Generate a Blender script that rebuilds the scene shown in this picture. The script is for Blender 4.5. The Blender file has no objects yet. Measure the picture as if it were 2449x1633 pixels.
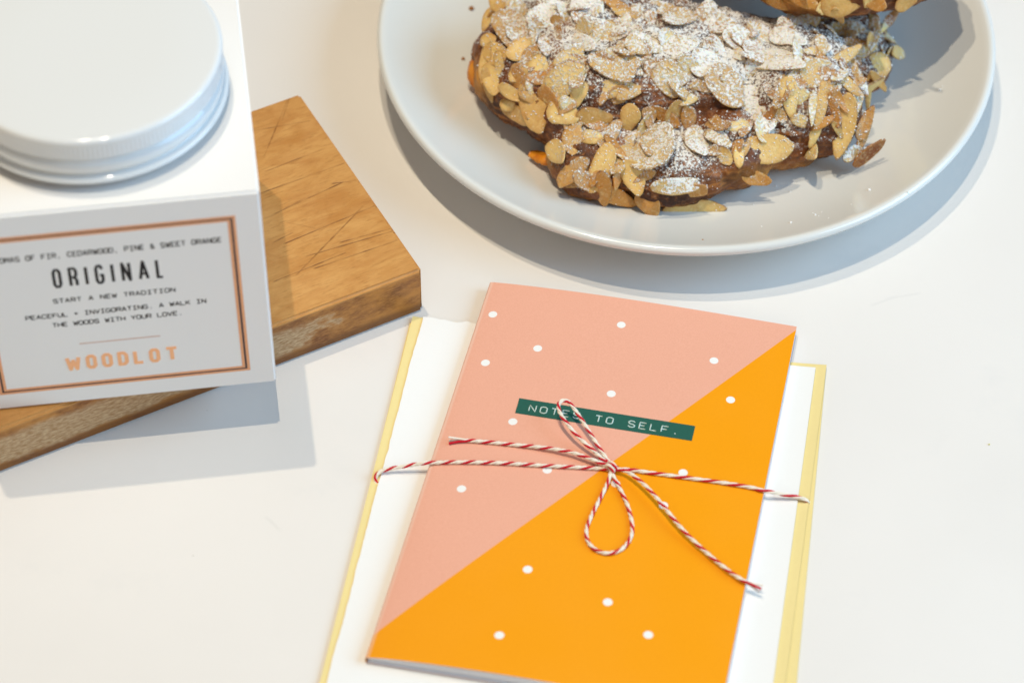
import bpy, bmesh, math, random
import numpy as np
from mathutils import Vector, Matrix, noise
from mathutils.bvhtree import BVHTree

random.seed(7)
rng = np.random.default_rng(11)
SC = bpy.context.scene
COL = SC.collection

# ------------------------------------------------------------------ camera
CZ = 677.5                      # camera height above the table, mm
PITCH, ROLL = 0.839251889, 0.00177397974
FPX = 6887.95661                # focal length in pixels of a 2449 px wide frame
_c, _s = math.cos(PITCH), math.sin(PITCH)
FW = np.array([0.0, _c, -_s])
_r = np.array([1.0, 0, 0]); _u = np.cross(_r, FW)
RT = _r * math.cos(ROLL) + _u * math.sin(ROLL)
UP = -_r * math.sin(ROLL) + _u * math.cos(ROLL)
cd = bpy.data.cameras.new('camera'); cam = bpy.data.objects.new('camera', cd); COL.objects.link(cam)
cam.matrix_world = Matrix(((RT[0], UP[0], -FW[0], 0), (RT[1], UP[1], -FW[1], 0), (RT[2], UP[2], -FW[2], CZ / 1000), (0, 0, 0, 1)))
cd.sensor_width = 36.0; cd.lens = 36.0 * FPX / 2449
cd.clip_start = 0.02; cd.clip_end = 50
cd.dof.use_dof = True; cd.dof.focus_distance = 0.905; cd.dof.aperture_fstop = 9.3
SC.camera = cam

# ------------------------------------------------------------------ light
SC.view_settings.view_transform = 'Standard'; SC.view_settings.look = 'None'
SC.view_settings.exposure = 0.05; SC.view_settings.gamma = 1.0
SC.view_settings.use_curve_mapping = False
w = bpy.data.worlds.new('World'); SC.world = w; w.use_nodes = True
w.node_tree.nodes['Background'].inputs[0].default_value = (1.0, 0.94, 0.86, 1)
w.node_tree.nodes['Background'].inputs[1].default_value = 0.185

def lamp(name, loc, power, color, kind='POINT', size=0.03, target=None, sy=None):
    l = bpy.data.lights.new(name, kind); o = bpy.data.objects.new(name, l); COL.objects.link(o)
    l.energy = power; l.color = color; o.location = loc
    if kind == 'POINT': l.shadow_soft_size = size
    else:
        l.shape = 'RECTANGLE'; l.size = size; l.size_y = sy or size
        o.rotation_euler = (Vector(target) - Vector(loc)).to_track_quat('-Z', 'Y').to_euler()
    return o
lamp('ceiling_lamp', (-0.054, 0.5525, 2.4), 85, (1.0, 0.87, 0.67), size=0.013)
lamp('ceiling_lamp', (-0.346, 0.968, 2.4), 73, (1.0, 0.87, 0.67), size=0.014)
lamp('front_fill', (-0.25, -1.7, 1.35), 10, (1.0, 0.90, 0.78), 'AREA', 1.6, (-0.05, 0.6, 0.05), 1.0)  # added soft fill from behind the camera, brightens the box front
lamp('window_light', (1.30, 0.42, 0.80), 24, (0.38, 0.67, 1.0), 'AREA', 1.1, (0.05, 0.62, 0.0), 1.0)

# ------------------------------------------------------------------ helpers
K = 2449 / 2352
def ray(u, v):
    d = FW + ((u * K - 1224.5) / FPX) * RT - ((v * K - 816.5) / FPX) * UP
    return d / np.linalg.norm(d)
def at(u, v, z=0.0):
    """the point at height z (mm) that the photograph shows at pixel (u, v)"""
    d = ray(u, v)
    return np.array([0, 0, CZ]) + d * ((z - CZ) / d[2])
def px(P):
    P = np.atleast_2d(P) - np.array([0, 0, CZ])
    z = P @ FW
    return np.stack([(1224.5 + FPX * (P @ RT) / z) / K, (816.5 - FPX * (P @ UP) / z) / K], -1)

def empty(name, loc_mm, label=None, cat=None, group=None):
    o = bpy.data.objects.new(name, None); COL.objects.link(o)
    o.location = Vector(loc_mm) / 1000; o.empty_display_size = 0.01
    tag(o, label, cat, group); return o
def tag(o, label=None, cat=None, group=None, kind=None):
    if label: o['label'] = label
    if cat: o['category'] = cat
    if group: o['group'] = group
    if kind: o['kind'] = kind
    return o
def root_loc(o):
    while o.parent is not None: o = o.parent
    return np.array(o.location) * 1000
def build(name, V, F, mat, parent=None, origin=None, smooth=True, attrs=None, uv=None, mats=None, midx=None):
    """V in world mm; the object's origin is its thing's base"""
    V = np.asarray(V, float)
    og = root_loc(parent) if parent is not None else np.array(origin if origin is not None else (0, 0, 0), float)
    me = bpy.data.meshes.new(name)
    me.from_pydata([tuple(x) for x in (V - og) / 1000], [], [tuple(int(i) for i in f) for f in F])
    for m in (mats or [mat]): me.materials.append(m)
    if smooth: me.polygons.foreach_set('use_smooth', [True] * len(me.polygons))
    if midx is not None: me.polygons.foreach_set('material_index', [int(i) for i in midx])
    if attrs:
        for k, a in attrs.items():
            at_ = me.attributes.new(k, 'FLOAT', 'POINT'); at_.data.foreach_set('value', np.asarray(a, dtype=np.float32))
    if uv is not None:
        ul = me.uv_layers.new(name='UVMap')
        li = np.zeros(len(me.loops), dtype=np.int32); me.loops.foreach_get('vertex_index', li)
        ul.data.foreach_set('uv', np.asarray(uv, dtype=np.float32)[li].ravel())
    me.update()
    o = bpy.data.objects.new(name, me); COL.objects.link(o)
    if parent is not None: o.parent = parent
    else: o.location = Vector(og) / 1000
    return o
class MB:
    def __init__(s): s.V = []; s.F = []; s.M = []; s.n = 0
    def add(s, V, F, m=0):
        s.V.append(np.asarray(V, float)); s.F += [tuple(i + s.n for i in f) for f in F]; s.M += [m] * len(F); s.n += len(V)
    def verts(s): return np.concatenate(s.V) if s.V else np.zeros((0, 3))
def grid_faces(nu, nv, closed_u=False, closed_v=False):
    F = []
    for i in range(nu if closed_u else nu - 1):
        for j in range(nv if closed_v else nv - 1):
            a = i * nv + j; b = ((i + 1) % nu) * nv + j
            c = ((i + 1) % nu) * nv + (j + 1) % nv; d = i * nv + (j + 1) % nv
            F.append((a, b, c, d))
    return F
def lathe(profile, center, n=128):
    pr = np.array(profile, float); m = len(pr)
    th = np.linspace(0, 2 * np.pi, n, endpoint=False)
    V = np.stack([np.cos(th)[:, None] * pr[None, :, 0], np.sin(th)[:, None] * pr[None, :, 0], np.repeat(pr[None, :, 1], n, 0)], -1).reshape(-1, 3)
    return V + np.array(center), grid_faces(n, m, closed_u=True)
def spline(P, step=0.4, closed=False):
    """Catmull-Rom through P, resampled at an even step"""
    P = np.asarray(P, float); Q = np.vstack([2 * P[0] - P[1], P, 2 * P[-1] - P[-2]])
    out = []
    for i in range(1, len(Q) - 2):
        t = np.linspace(0, 1, 24, endpoint=False)[:, None]
        a, b, c, d = Q[i - 1], Q[i], Q[i + 1], Q[i + 2]
        out.append(0.5 * ((2 * b) + (c - a) * t + (2 * a - 5 * b + 4 * c - d) * t ** 2 + (3 * b - a - 3 * c + d) * t ** 3))
    out = np.vstack(out + [P[-1:]])
    L = np.r_[0, np.cumsum(np.linalg.norm(np.diff(out, axis=0), axis=1))]
    s = np.linspace(0, L[-1], max(3, int(L[-1] / step)))
    return np.stack([np.interp(s, L, out[:, k]) for k in range(3)], -1), s
def frames(P):
    T = np.gradient(P, axis=0); T /= np.linalg.norm(T, axis=1)[:, None] + 1e-12
    N = np.zeros_like(P); n = np.cross(T[0], [0, 0, 1.0])
    if np.linalg.norm(n) < 1e-4: n = np.array([1.0, 0, 0])
    for i in range(len(P)):
        n = n - T[i] * (n @ T[i]); n /= np.linalg.norm(n) + 1e-12; N[i] = n
    return T, N, np.cross(T, N)
def tube(P, r, sides=8):
    T, N, B = frames(P); r = np.broadcast_to(r, (len(P),))
    th = np.linspace(0, 2 * np.pi, sides, endpoint=False)
    V = (P[:, None] + r[:, None, None] * (np.cos(th)[None, :, None] * N[:, None] + np.sin(th)[None, :, None] * B[:, None])).reshape(-1, 3)
    F = grid_faces(len(P), sides, closed_v=True)
    n = len(P); F += [tuple(range(sides - 1, -1, -1)), tuple((n - 1) * sides + i for i in range(sides))]
    return V, F
def bilerp(Q, s, t):
    TL, TR, BR, BL = Q; s = np.asarray(s)[..., None]; t = np.asarray(t)[..., None]
    return (TL * (1 - s) + TR * s) * (1 - t) + (BL * (1 - s) + BR * s) * t

# ------------------------------------------------------------------ materials
def srgb(*c):
    f = lambda x: x / 12.92 if x <= .04045 else ((x + .055) / 1.055) ** 2.4
    return tuple(f(x / 255) for x in c) + (1,)
class NT:
    def __init__(s, name):
        s.m = bpy.data.materials.new(name); s.m.use_nodes = True; s.t = s.m.node_tree; s.b = s.t.nodes['Principled BSDF']
    def n(s, typ, **kw):
        nd = s.t.nodes.new(typ)
        for k, v in kw.items(): setattr(nd, k, v)
        return nd
    def l(s, a, b): s.t.links.new(a, b)
    def put(s, sock, v):
        if isinstance(v, (int, float)): sock.default_value = v
        elif isinstance(v, (tuple, list)): sock.default_value = v
        else: s.l(v, sock)
    def math(s, op, a, b=0.0, c=None, clamp=False):
        nd = s.n('ShaderNodeMath', operation=op, use_clamp=clamp); s.put(nd.inputs[0], a); s.put(nd.inputs[1], b)
        if c is not None: s.put(nd.inputs[2], c)
        return nd.outputs[0]
    def step(s, v, lo, hi, a=0.0, b=1.0):
        nd = s.n('ShaderNodeMapRange', interpolation_type='SMOOTHSTEP'); s.put(nd.inputs['Value'], v)
        nd.inputs['From Min'].default_value = lo; nd.inputs['From Max'].default_value = hi
        nd.inputs['To Min'].default_value = a; nd.inputs['To Max'].default_value = b
        return nd.outputs[0]
    def mix(s, f, a, b):
        nd = s.n('ShaderNodeMix', data_type='RGBA'); s.put(nd.inputs[0], f); s.put(nd.inputs[6], a); s.put(nd.inputs[7], b)
        return nd.outputs[2]
    def noise(s, vec, scale, detail=3.0, rough=0.55, dist=0.0):
        nd = s.n('ShaderNodeTexNoise'); 
        if vec is not None: s.l(vec, nd.inputs['Vector'])
        nd.inputs['Scale'].default_value = scale; nd.inputs['Detail'].default_value = detail
        nd.inputs['Roughness'].default_value = rough; nd.inputs['Distortion'].default_value = dist
        return nd.outputs['Fac']
    def attr(s, name):
        return s.n('ShaderNodeAttribute', attribute_name=name).outputs['Fac']
    def pos(s): return s.n('ShaderNodeNewGeometry').outputs['Position']
    def objco(s): return s.n('ShaderNodeTexCoord').outputs['Object']
    def scaled(s, vec, sc, loc=(0, 0, 0)):
        nd = s.n('ShaderNodeMapping'); s.l(vec, nd.inputs[0]); nd.inputs['Scale'].default_value = sc; nd.inputs['Location'].default_value = loc
        return nd.outputs[0]
    def bump(s, h, strength, dist=0.0003):
        nd = s.n('ShaderNodeBump'); s.l(h, nd.inputs['Height']); nd.inputs['Strength'].default_value = strength; nd.inputs['Distance'].default_value = dist
        s.l(nd.outputs[0], s.b.inputs['Normal'])
    def fin(s, color=None, rough=0.5, spec=0.5, **kw):
        if color is not None: s.put(s.b.inputs['Base Color'], color)
        s.put(s.b.inputs['Roughness'], rough); s.put(s.b.inputs['Specular IOR Level'], spec)
        for k, v in kw.items(): s.put(s.b.inputs[k], v)
        return s.m
def paper(name, col, var=0.03, rough=0.6, spec=0.3, fib=900.0, bump=0.12):
    m = NT(name); p = m.pos(); a = m.noise(p, 25.0, 3); f = m.noise(p, fib, 4)
    c2 = tuple(x * (1 - 2.2 * var) for x in col[:3]) + (1,)
    c = m.mix(m.math('ADD', m.math('MULTIPLY', a, 0.5), m.math('MULTIPLY', f, 0.5), clamp=True), col, c2)
    m.bump(f, bump, 0.0001); return m.fin(c, rough, spec)

def scratches(m, X, Y, segs, wob=None, amp=0.0004):
    """distance (m) to the nearest of some straight marks given in metres in the plane X, Y"""
    dmin = None
    for A, B in segs:
        A = np.array(A, float); B = np.array(B, float); L = float(np.linalg.norm(B - A)); d = (B - A) / L; nn = np.array([-d[1], d[0]])
        al = m.math('MULTIPLY_ADD', X, float(d[0]), m.math('MULTIPLY_ADD', Y, float(d[1]), float(-A @ d)))
        ac = m.math('ABSOLUTE', m.math('MULTIPLY_ADD', X, float(nn[0]), m.math('MULTIPLY_ADD', Y, float(nn[1]), float(-A @ nn))))
        dd = m.math('MAXIMUM', ac, m.math('MULTIPLY', m.math('MAXIMUM', m.math('SUBTRACT', 0.0, al), m.math('SUBTRACT', al, L)), 0.25))
        dmin = dd if dmin is None else m.math('MINIMUM', dmin, dd)
    if wob is not None: dmin = m.math('ADD', dmin, m.math('MULTIPLY', m.math('SUBTRACT', wob, 0.5), amp))
    return dmin
# table: satin white laminate with faint smudges
m = NT('white_laminate'); p = m.pos()
a = m.noise(p, 6.0, 4); f = m.noise(p, 1400.0, 2); sm = m.noise(p, 22.0, 5, 0.65)
c = m.mix(m.step(a, .3, .7), (0.765, 0.73, 0.685, 1), (0.735, 0.70, 0.655, 1))
c = m.mix(m.step(sm, .58, .8, 0, .5), c, (0.66, 0.645, 0.62, 1))
sp = m.noise(p, 420.0, 1); c = m.mix(m.step(sp, .80, .84, 0, .3), c, (0.42, 0.38, 0.32, 1))
tsp = m.n('ShaderNodeSeparateXYZ'); m.l(p, tsp.inputs[0])
tseg = [(at(a, b)[:2] / 1000, at(c_, d_)[:2] / 1000) for a, b, c_, d_ in ((2015, 697, 2050, 684), (2050, 684, 2098, 676), (620, 1195, 632, 1206))]
tk = m.step(scratches(m, tsp.outputs[0], tsp.outputs[1], tseg, m.noise(p, 260.0, 3), .0007), .0001, .0008, .26, 0)
c = m.mix(m.math('MULTIPLY', tk, m.noise(p, 300.0, 3)), c, (0.45, 0.44, 0.42, 1))
m.bump(f, 0.05, 0.0001)
M_TABLE = m.fin(c, m.step(sm, .3, .75, .34, .5), 0.35)

M_CARD = paper('white_card', (0.84, 0.825, 0.80, 1), 0.015, 0.5, 0.35, 1200, 0.06)
m = NT('copper_foil'); f = m.noise(m.pos(), 900.0, 2)
m.bump(f, 0.08, 0.0001); M_COPPER = m.fin(m.mix(f, (0.98, 0.50, 0.25, 1), (0.90, 0.44, 0.21, 1)), 0.42, 0.5, Metallic=0.12)
m = NT('copper_line'); M_COPPER2 = m.fin(m.mix(m.noise(m.pos(), 900.0, 2), (0.80, 0.39, 0.20, 1), (0.70, 0.32, 0.16, 1)), .36, .5, Metallic=.25)
m = NT('dark_foil'); M_DARKFOIL = m.fin(srgb(62, 34, 26), 0.3, 0.6)
m = NT('thin_copper'); M_ROSE = m.fin(srgb(196, 148, 126), 0.45, 0.5, Metallic=0.2)
m = NT('black_ink'); M_INK = m.fin(srgb(26, 21, 24), 0.6, 0.3)

m = NT('white_tin'); p = m.pos(); sp = m.noise(p, 130.0, 2)
c = m.mix(m.step(sp, .80, .83, 0, .5), (0.72, 0.73, 0.72, 1), (0.5, 0.5, 0.48, 1))
M_TIN = m.fin(c, 0.09, 0.5)
m = NT('amber_glass'); M_AMBER = m.fin(srgb(92, 66, 26), 0.15, 0.5)

m = NT('glazed_ceramic'); p = m.pos(); a = m.noise(p, 30.0, 3)
m.bump(m.noise(p, 60.0, 2), 0.02, 0.0004)
M_PLATE = m.fin(m.mix(a, (0.72, 0.715, 0.67, 1), (0.69, 0.685, 0.64, 1)), 0.16, 0.5, **{'Coat Weight': 0.4, 'Coat Roughness': 0.06})

M_KRAFT = paper('cream_kraft', srgb(236, 215, 148), 0.05, 0.65, 0.25, 500, 0.15)
M_WHITEPAPER = paper('white_rag_paper', (0.83, 0.82, 0.79, 1), 0.012, 0.7, 0.2, 700, 0.12)
M_PAGES = paper('page_stock', (0.84, 0.84, 0.87, 1), 0.02, 0.65, 0.25)
m = NT('green_tape'); f = m.noise(m.pos(), 1800.0, 2)
M_GREEN = m.fin(m.mix(f, srgb(10, 78, 66), srgb(18, 90, 76)), 0.5, 0.4)
m = NT('white_emboss'); M_EMB = m.fin(m.mix(m.noise(m.pos(), 1500.0, 2), srgb(232, 236, 228), srgb(150, 186, 176)), 0.5, 0.4)

def fibre(name, c1, c2):
    m = NT(name); p = m.pos(); f = m.noise(p, 2600.0, 3)
    m.bump(m.noise(p, 3500.0, 2), 0.5, 0.0002)
    return m.fin(m.mix(f, c1, c2), 0.85, 0.15, **{'Sheen Weight': 0.2})
M_WHITEYARN = fibre('undyed_cotton', srgb(246, 238, 222), srgb(228, 214, 192))
M_REDYARN = fibre('red_cotton', srgb(216, 16, 40), srgb(182, 10, 32))

# ------------------------------------------------------------------ table
T0, T1, T2, T3 = -1100, 1100, -350, 1500
V = [(T0, T2, 0), (T1, T2, 0), (T1, T3, 0), (T0, T3, 0), (T0, T2, -30), (T1, T2, -30), (T1, T3, -30), (T0, T3, -30)]
o = build('table', V, [(0, 1, 2, 3), (7, 6, 5, 4), (0, 4, 5, 1), (1, 5, 6, 2), (2, 6, 7, 3), (3, 7, 4, 0)], M_TABLE, smooth=False)
tag(o, kind='structure')

# ------------------------------------------------------------------ cutting board
BA = 0.4866; BT = 19.18
bc = np.array([-28.4, 621.4, 0.0]); be1 = np.array([math.cos(BA), math.sin(BA), 0]); be2 = np.array([-be1[1], be1[0], 0])
m = NT('worn_maple'); oc = m.objco()
sep = m.n('ShaderNodeSeparateXYZ'); m.l(oc, sep.inputs[0])
X, Y, Z = sep.outputs
gr = m.noise(m.scaled(oc, (34, 120, 120)), 1.0, 5, 0.65, 1.2)
bl = m.noise(oc, 52.0, 5, 0.65, 0.8)
fine = m.noise(m.scaled(oc, (260, 1700, 1700)), 1.0, 3, .65)
c = m.mix(m.step(gr, .3, .7), srgb(204, 150, 84), srgb(184, 126, 64))
c = m.mix(m.step(bl, .42, .72, 0, .7), c, srgb(178, 118, 54))
c = m.mix(m.step(fine, .5, .75, 0, .45), c, srgb(146, 94, 42))
SEG = [((1410, 720), (1690, 670)), ((1462, 850), (1590, 540)), ((1440, 1065), (1900, 900)), ((1470, 1200), (1880, 1010)), ((1500, 1190), (1660, 1105)),
       ((1590, 1335), (2090, 1125)), ((1640, 1510), (1990, 1150)), ((1700, 1410), (2210, 1262)), ((1530, 1545), (1890, 1400)),
       ((1560, 650), (1600, 530)), ((1850, 1010), (2010, 990)), ((1600, 1230), (1720, 1255)), ((1480, 940), (1760, 830)), ((1900, 1330), (2250, 1235)), ((1750, 1475), (2180, 1330)), ((1520, 1330), (1600, 1290))]
lc = lambda q: (at(q[0] / 2.306 / K, q[1] / 2.306 / K, BT) - bc)
segs = [(((lc(a) @ be1) / 1000, (lc(a) @ be2) / 1000), ((lc(b) @ be1) / 1000, (lc(b) @ be2) / 1000)) for a, b in SEG]
dmin = scratches(m, X, Y, segs, m.noise(oc, 300.0, 3), .0005)
cut = m.step(dmin, 0.00002, 0.00045, 1, 0)
cut = m.math('MULTIPLY', cut, m.step(m.noise(oc, 120.0, 2), .35, .7, .15, .8))
c = m.mix(cut, c, srgb(112, 68, 28))
# sawn front side: dark oiled edges, pale worn middle towards the far end
nrm = m.n('ShaderNodeNewGeometry').outputs['True Normal']; sn = m.n('ShaderNodeSeparateXYZ'); m.l(nrm, sn.inputs[0])
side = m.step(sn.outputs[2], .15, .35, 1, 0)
eg = m.noise(m.scaled(oc, (420, 420, 2000)), 1.0, 3, 0.6, .3)
patch = m.noise(m.scaled(oc, (75, 75, 150)), 1.0, 5, 0.65)
zz = m.math('ADD', Z, m.math('MULTIPLY', m.math('SUBTRACT', patch, 0.5), 0.006))
brown = m.mix(m.step(patch, .35, .65), srgb(186, 124, 52), srgb(118, 66, 20))
brown = m.mix(m.step(eg, .4, .7, 0, .5), brown, srgb(190, 130, 66))
pale = m.mix(m.step(eg, .35, .65), srgb(196, 164, 124), srgb(156, 116, 72))
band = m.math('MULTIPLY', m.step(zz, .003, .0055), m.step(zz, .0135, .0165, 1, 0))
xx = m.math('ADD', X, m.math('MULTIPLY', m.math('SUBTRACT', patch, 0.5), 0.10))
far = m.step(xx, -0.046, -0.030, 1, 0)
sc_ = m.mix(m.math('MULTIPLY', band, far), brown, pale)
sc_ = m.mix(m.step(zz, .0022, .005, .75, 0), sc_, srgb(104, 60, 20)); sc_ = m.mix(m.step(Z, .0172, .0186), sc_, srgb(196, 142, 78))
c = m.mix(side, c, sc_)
m.bump(m.math('ADD', m.math('MULTIPLY', cut, -1.0), m.math('MULTIPLY', m.math('ADD', fine, eg), 0.35)), 0.35, 0.0003)
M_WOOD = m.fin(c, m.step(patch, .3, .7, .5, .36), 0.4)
bm = bmesh.new(); bmesh.ops.create_cube(bm, size=1)
LB, WB = 0.36, 0.0911
for v in bm.verts: v.co = Vector(((v.co.x - .5) * LB, (v.co.y + .5) * WB, (v.co.z + .5) * BT / 1000))
bmesh.ops.bevel(bm, geom=[e for e in bm.edges], offset=0.0009, segments=3, affect='EDGES')
me = bpy.data.meshes.new('cutting_board'); bm.to_mesh(me); bm.free(); me.materials.append(M_WOOD)
board = bpy.data.objects.new('cutting_board', me); COL.objects.link(board)
board.location = Vector(bc) / 1000; board.rotation_euler = (0, 0, BA)
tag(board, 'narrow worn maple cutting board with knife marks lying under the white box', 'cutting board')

# ------------------------------------------------------------------ candle box
XA = 0.1369; XW, XH, XD = 90.0, 81.7, 90.0
xb = np.array([-71.3, 574.2, BT + 0.1]); xf1 = np.array([math.cos(XA), math.sin(XA), 0]); xf2 = np.array([-xf1[1], xf1[0], 0]); zv = np.array([0, 0, 1.0])
def BX(x, y, z): return xb + xf1 * (x - XW) + xf2 * y + zv * z          # x right, y back, z up, mm
box = empty('candle_box', BX(0, 0, 0), 'white card gift box with copper framed lettering overhanging the wooden board', 'box')
bm = bmesh.new(); bmesh.ops.create_cube(bm, size=1)
for v in bm.verts:
    q = BX((v.co.x + .5) * XW, (v.co.y + .5) * XD, (v.co.z + .5) * XH); v.co = Vector(q - root_loc(box)) / 1000
bmesh.ops.bevel(bm, geom=[e for e in bm.edges], offset=0.0007, segments=3, affect='EDGES')
me = bpy.data.meshes.new('carton'); bm.to_mesh(me); bm.free(); me.materials.append(M_CARD)
for p_ in me.polygons: p_.use_smooth = False
carton = bpy.data.objects.new('carton', me); COL.objects.link(carton); carton.parent = box

OC = [(.28, 0), (0, .16), (0, .84), (.28, 1), (.72, 1), (1, .84), (1, .16), (.72, 0), (.28, 0)]
GL = {
 'A': [[(0, 0), (.5, 1), (1, 0)], [(.2, .3), (.8, .3)]], 'C': [[(1, .8), (.72, 1), (.28, 1), (0, .84), (0, .16), (.28, 0), (.72, 0), (1, .2)]],
 'D': [[(0, 0), (0, 1), (.65, 1), (1, .8), (1, .2), (.65, 0), (0, 0)]], 'E': [[(1, 1), (0, 1), (0, 0), (1, 0)], [(0, .52), (.8, .52)]],
 'F': [[(1, 1), (0, 1), (0, 0)], [(0, .5), (.8, .5)]], 'G': [[(1, .8), (.72, 1), (.28, 1), (0, .84), (0, .16), (.28, 0), (.72, 0), (1, .16), (1, .46), (.55, .46)]],
 'H': [[(0, 0), (0, 1)], [(1, 0), (1, 1)], [(0, .5), (1, .5)]], 'I': [[(.5, 0), (.5, 1)], [(.1, 1), (.9, 1)], [(.1, 0), (.9, 0)]],
 'K': [[(0, 0), (0, 1)], [(1, 1), (.05, .45)], [(.35, .6), (1, 0)]], 'L': [[(0, 1), (0, 0), (1, 0)]],
 'M': [[(0, 0), (0, 1), (.5, .4), (1, 1), (1, 0)]], 'N': [[(0, 0), (0, 1), (1, 0), (1, 1)]], 'O': [OC],
 'P': [[(0, 0), (0, 1), (.72, 1), (1, .86), (1, .58), (.72, .45), (0, .45)]],
 'R': [[(0, 0), (0, 1), (.72, 1), (1, .86), (1, .6), (.72, .47), (0, .47)], [(.55, .47), (1, 0)]],
 'S': [[(1, .82), (.72, 1), (.28, 1), (0, .85), (0, .66), (.25, .53), (.75, .47), (1, .34), (1, .15), (.72, 0), (.28, 0), (0, .18)]],
 'T': [[(0, 1), (1, 1)], [(.5, 1), (.5, 0)]], 'U': [[(0, 1), (0, .16), (.28, 0), (.72, 0), (1, .16), (1, 1)]],
 'V': [[(0, 1), (.5, 0), (1, 1)]], 'W': [[(0, 1), (.22, 0), (.5, .72), (.78, 0), (1, 1)]], 'Y': [[(0, 1), (.5, .5), (1, 1)], [(.5, .5), (.5, 0)]],
 '&': [[(1, 0), (.15, .75), (.2, .95), (.45, 1), (.65, .85), (.6, .7), (.1, .35), (.1, .1), (.35, 0), (.7, .1), (1, .42)]],
 '+': [[(.5, .15), (.5, .85)], [(.05, .5), (.95, .5)]], ',': [[(.5, .12), (.35, -.18)]], '.': [[(.38, .06), (.62, .06)]],
 'i': [[(.5, 0), (.5, 1)]], 'r': [[(0, 0), (0, 1), (.72, 1), (1, .86), (1, .6), (.72, .47), (0, .47)], [(.72, .47), (1, .3), (1, 0)]],
}
def ribbon(mb, pts, wd, h, frame, eps=0.0, mi=0):
    """flat raised stroke with mitred joins; pts in mm on the surface, frame maps (x, y, height) to the world"""
    P = np.array(pts, float); closed = len(P) > 2 and np.allclose(P[0], P[-1])
    if closed: P = P[:-1]
    n = len(P); Lf = []; Rt_ = []
    for i in range(n):
        def dr(a, b):
            d = P[b % n] - P[a % n]; return d / (np.linalg.norm(d) + 1e-9)
        d0 = dr(i - 1, i) if (closed or i > 0) else dr(i, i + 1)
        d1 = dr(i, i + 1) if (closed or i < n - 1) else d0
        n0 = np.array([-d0[1], d0[0]]); n1 = np.array([-d1[1], d1[0]])
        mt = n0 + n1; mt /= np.linalg.norm(mt) + 1e-9; k = 1 / max(mt @ n0, 0.45)
        Lf.append(P[i] + mt * k * wd / 2); Rt_.append(P[i] - mt * k * wd / 2)
    V = []
    for a, b in zip(Lf, Rt_):
        V += [frame(a[0], a[1], 0), frame(a[0], a[1], h + eps), frame(b[0], b[1], h + eps), frame(b[0], b[1], 0)]
    F = []
    for i in range(n if closed else n - 1):
        a = i * 4; b = ((i + 1) % n) * 4
        F += [(a, b, b + 1, a + 1), (a + 1, b + 1, b + 2, a + 2), (a + 2, b + 2, b + 3, a + 3)]
    if not closed: F += [(0, 1, 2, 3), ((n - 1) * 4 + 3, (n - 1) * 4 + 2, (n - 1) * 4 + 1, (n - 1) * 4)]
    mb.add(V, F, mi)
def stroke(mb, pts, wd, h, frame, eps=0.0):
    """raised pen stroke of even width: one bar per segment and a round joint between them"""
    P = np.array(pts, float); closed = len(P) > 2 and np.allclose(P[0], P[-1]); n = len(P)
    def slab(Q, hh):
        m_ = len(Q); V = [frame(q[0], q[1], 0) for q in Q] + [frame(q[0], q[1], hh) for q in Q]
        mb.add(V, [tuple(range(m_, 2 * m_))] + [(k, (k + 1) % m_, m_ + (k + 1) % m_, m_ + k) for k in range(m_)])
    for i in range(n - 1):
        d = P[i + 1] - P[i]; d = d / (np.linalg.norm(d) + 1e-9); q = np.array([-d[1], d[0]]) * wd / 2
        slab([P[i] - q, P[i + 1] - q, P[i + 1] + q, P[i] + q], h + eps + .0012 * (i % 3))
    for i in (range(n - 1) if closed else range(1, n - 1)):
        slab([P[i] + wd / 2 * np.array([math.cos(a), math.sin(a)]) for a in np.linspace(0, 2 * np.pi, 14, endpoint=False)], h + eps + .005)
def letters(text, x0, pitch, wch, y0, hch, pen, thick, frame, widths=None):
    mb = MB(); x = x0
    for i, ch in enumerate(text):
        wd = widths[i] if widths else wch
        if ch in GL:
            for k, s in enumerate(GL[ch]):
                stroke(mb, [(x + a * wd, y0 + b * hch) for a, b in s], pen, thick, frame, eps=0.007 * k)
        x += (wd + pitch) if widths else pitch
    return mb
FR = lambda x, y, h: BX(x, -h, y)
def put_letters(name, mb, mat, par, lab=None):
    o = build(name, mb.verts(), mb.F, mat, par, smooth=False)
    if lab: o['label'] = lab
    return o
def rect(x0, y0, x1, y1): return [(x0, y0), (x1, y0), (x1, y1), (x0, y1), (x0, y0)]
mb = MB(); ribbon(mb, rect(7.95, 7.15, 82.05, 72.7), 0.82, 0.05, FR); ribbon(mb, rect(9.40, 8.55, 80.55, 71.3), 0.82, 0.05, FR)
fr = put_letters('copper_frame', mb, M_COPPER2, box)
mb = MB(); ribbon(mb, rect(8.68, 7.85, 81.3, 72.0), 0.66, 0.035, FR); put_letters('dark_line', mb, M_DARKFOIL, fr)
t1 = 'AROMAS OF FIR, CEDARWOOD, PINE & SWEET ORANGE'
put_letters('scent_text', letters(t1, 11.9, 66.4 / len(t1), 1.05, 62.9, 1.9, 0.34, 0.03, FR), M_INK, box)
put_letters('title_text', letters('OriGiNAL', 29.1, 2.88, 0, 50.85, 7.1, 0.92, 0.03, FR, widths=[1.75, 1.75, .02, 1.75, .02, 1.95, 2.2, 1.4]), M_INK, box)
t2 = 'START A NEW TRADITION'
mb = letters(t2, 27.9, 35.6 / len(t2), 1.2, 44.2, 1.6, 0.33, 0.03, FR)
t3 = 'PEACEFUL + INVIGORATING. A WALK IN'; q = letters(t3, 19.2, 52.7 / len(t3), 1.16, 38.2, 1.6, 0.33, 0.03, FR)
mb.add(q.verts(), q.F)
t4 = 'THE WOODS WITH YOUR LOVE.'; q = letters(t4, 26.5, 38.2 / len(t4), 1.16, 34.1, 1.6, 0.33, 0.03, FR)
mb.add(q.verts(), q.F)
put_letters('description_text', mb, M_INK, box)
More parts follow.
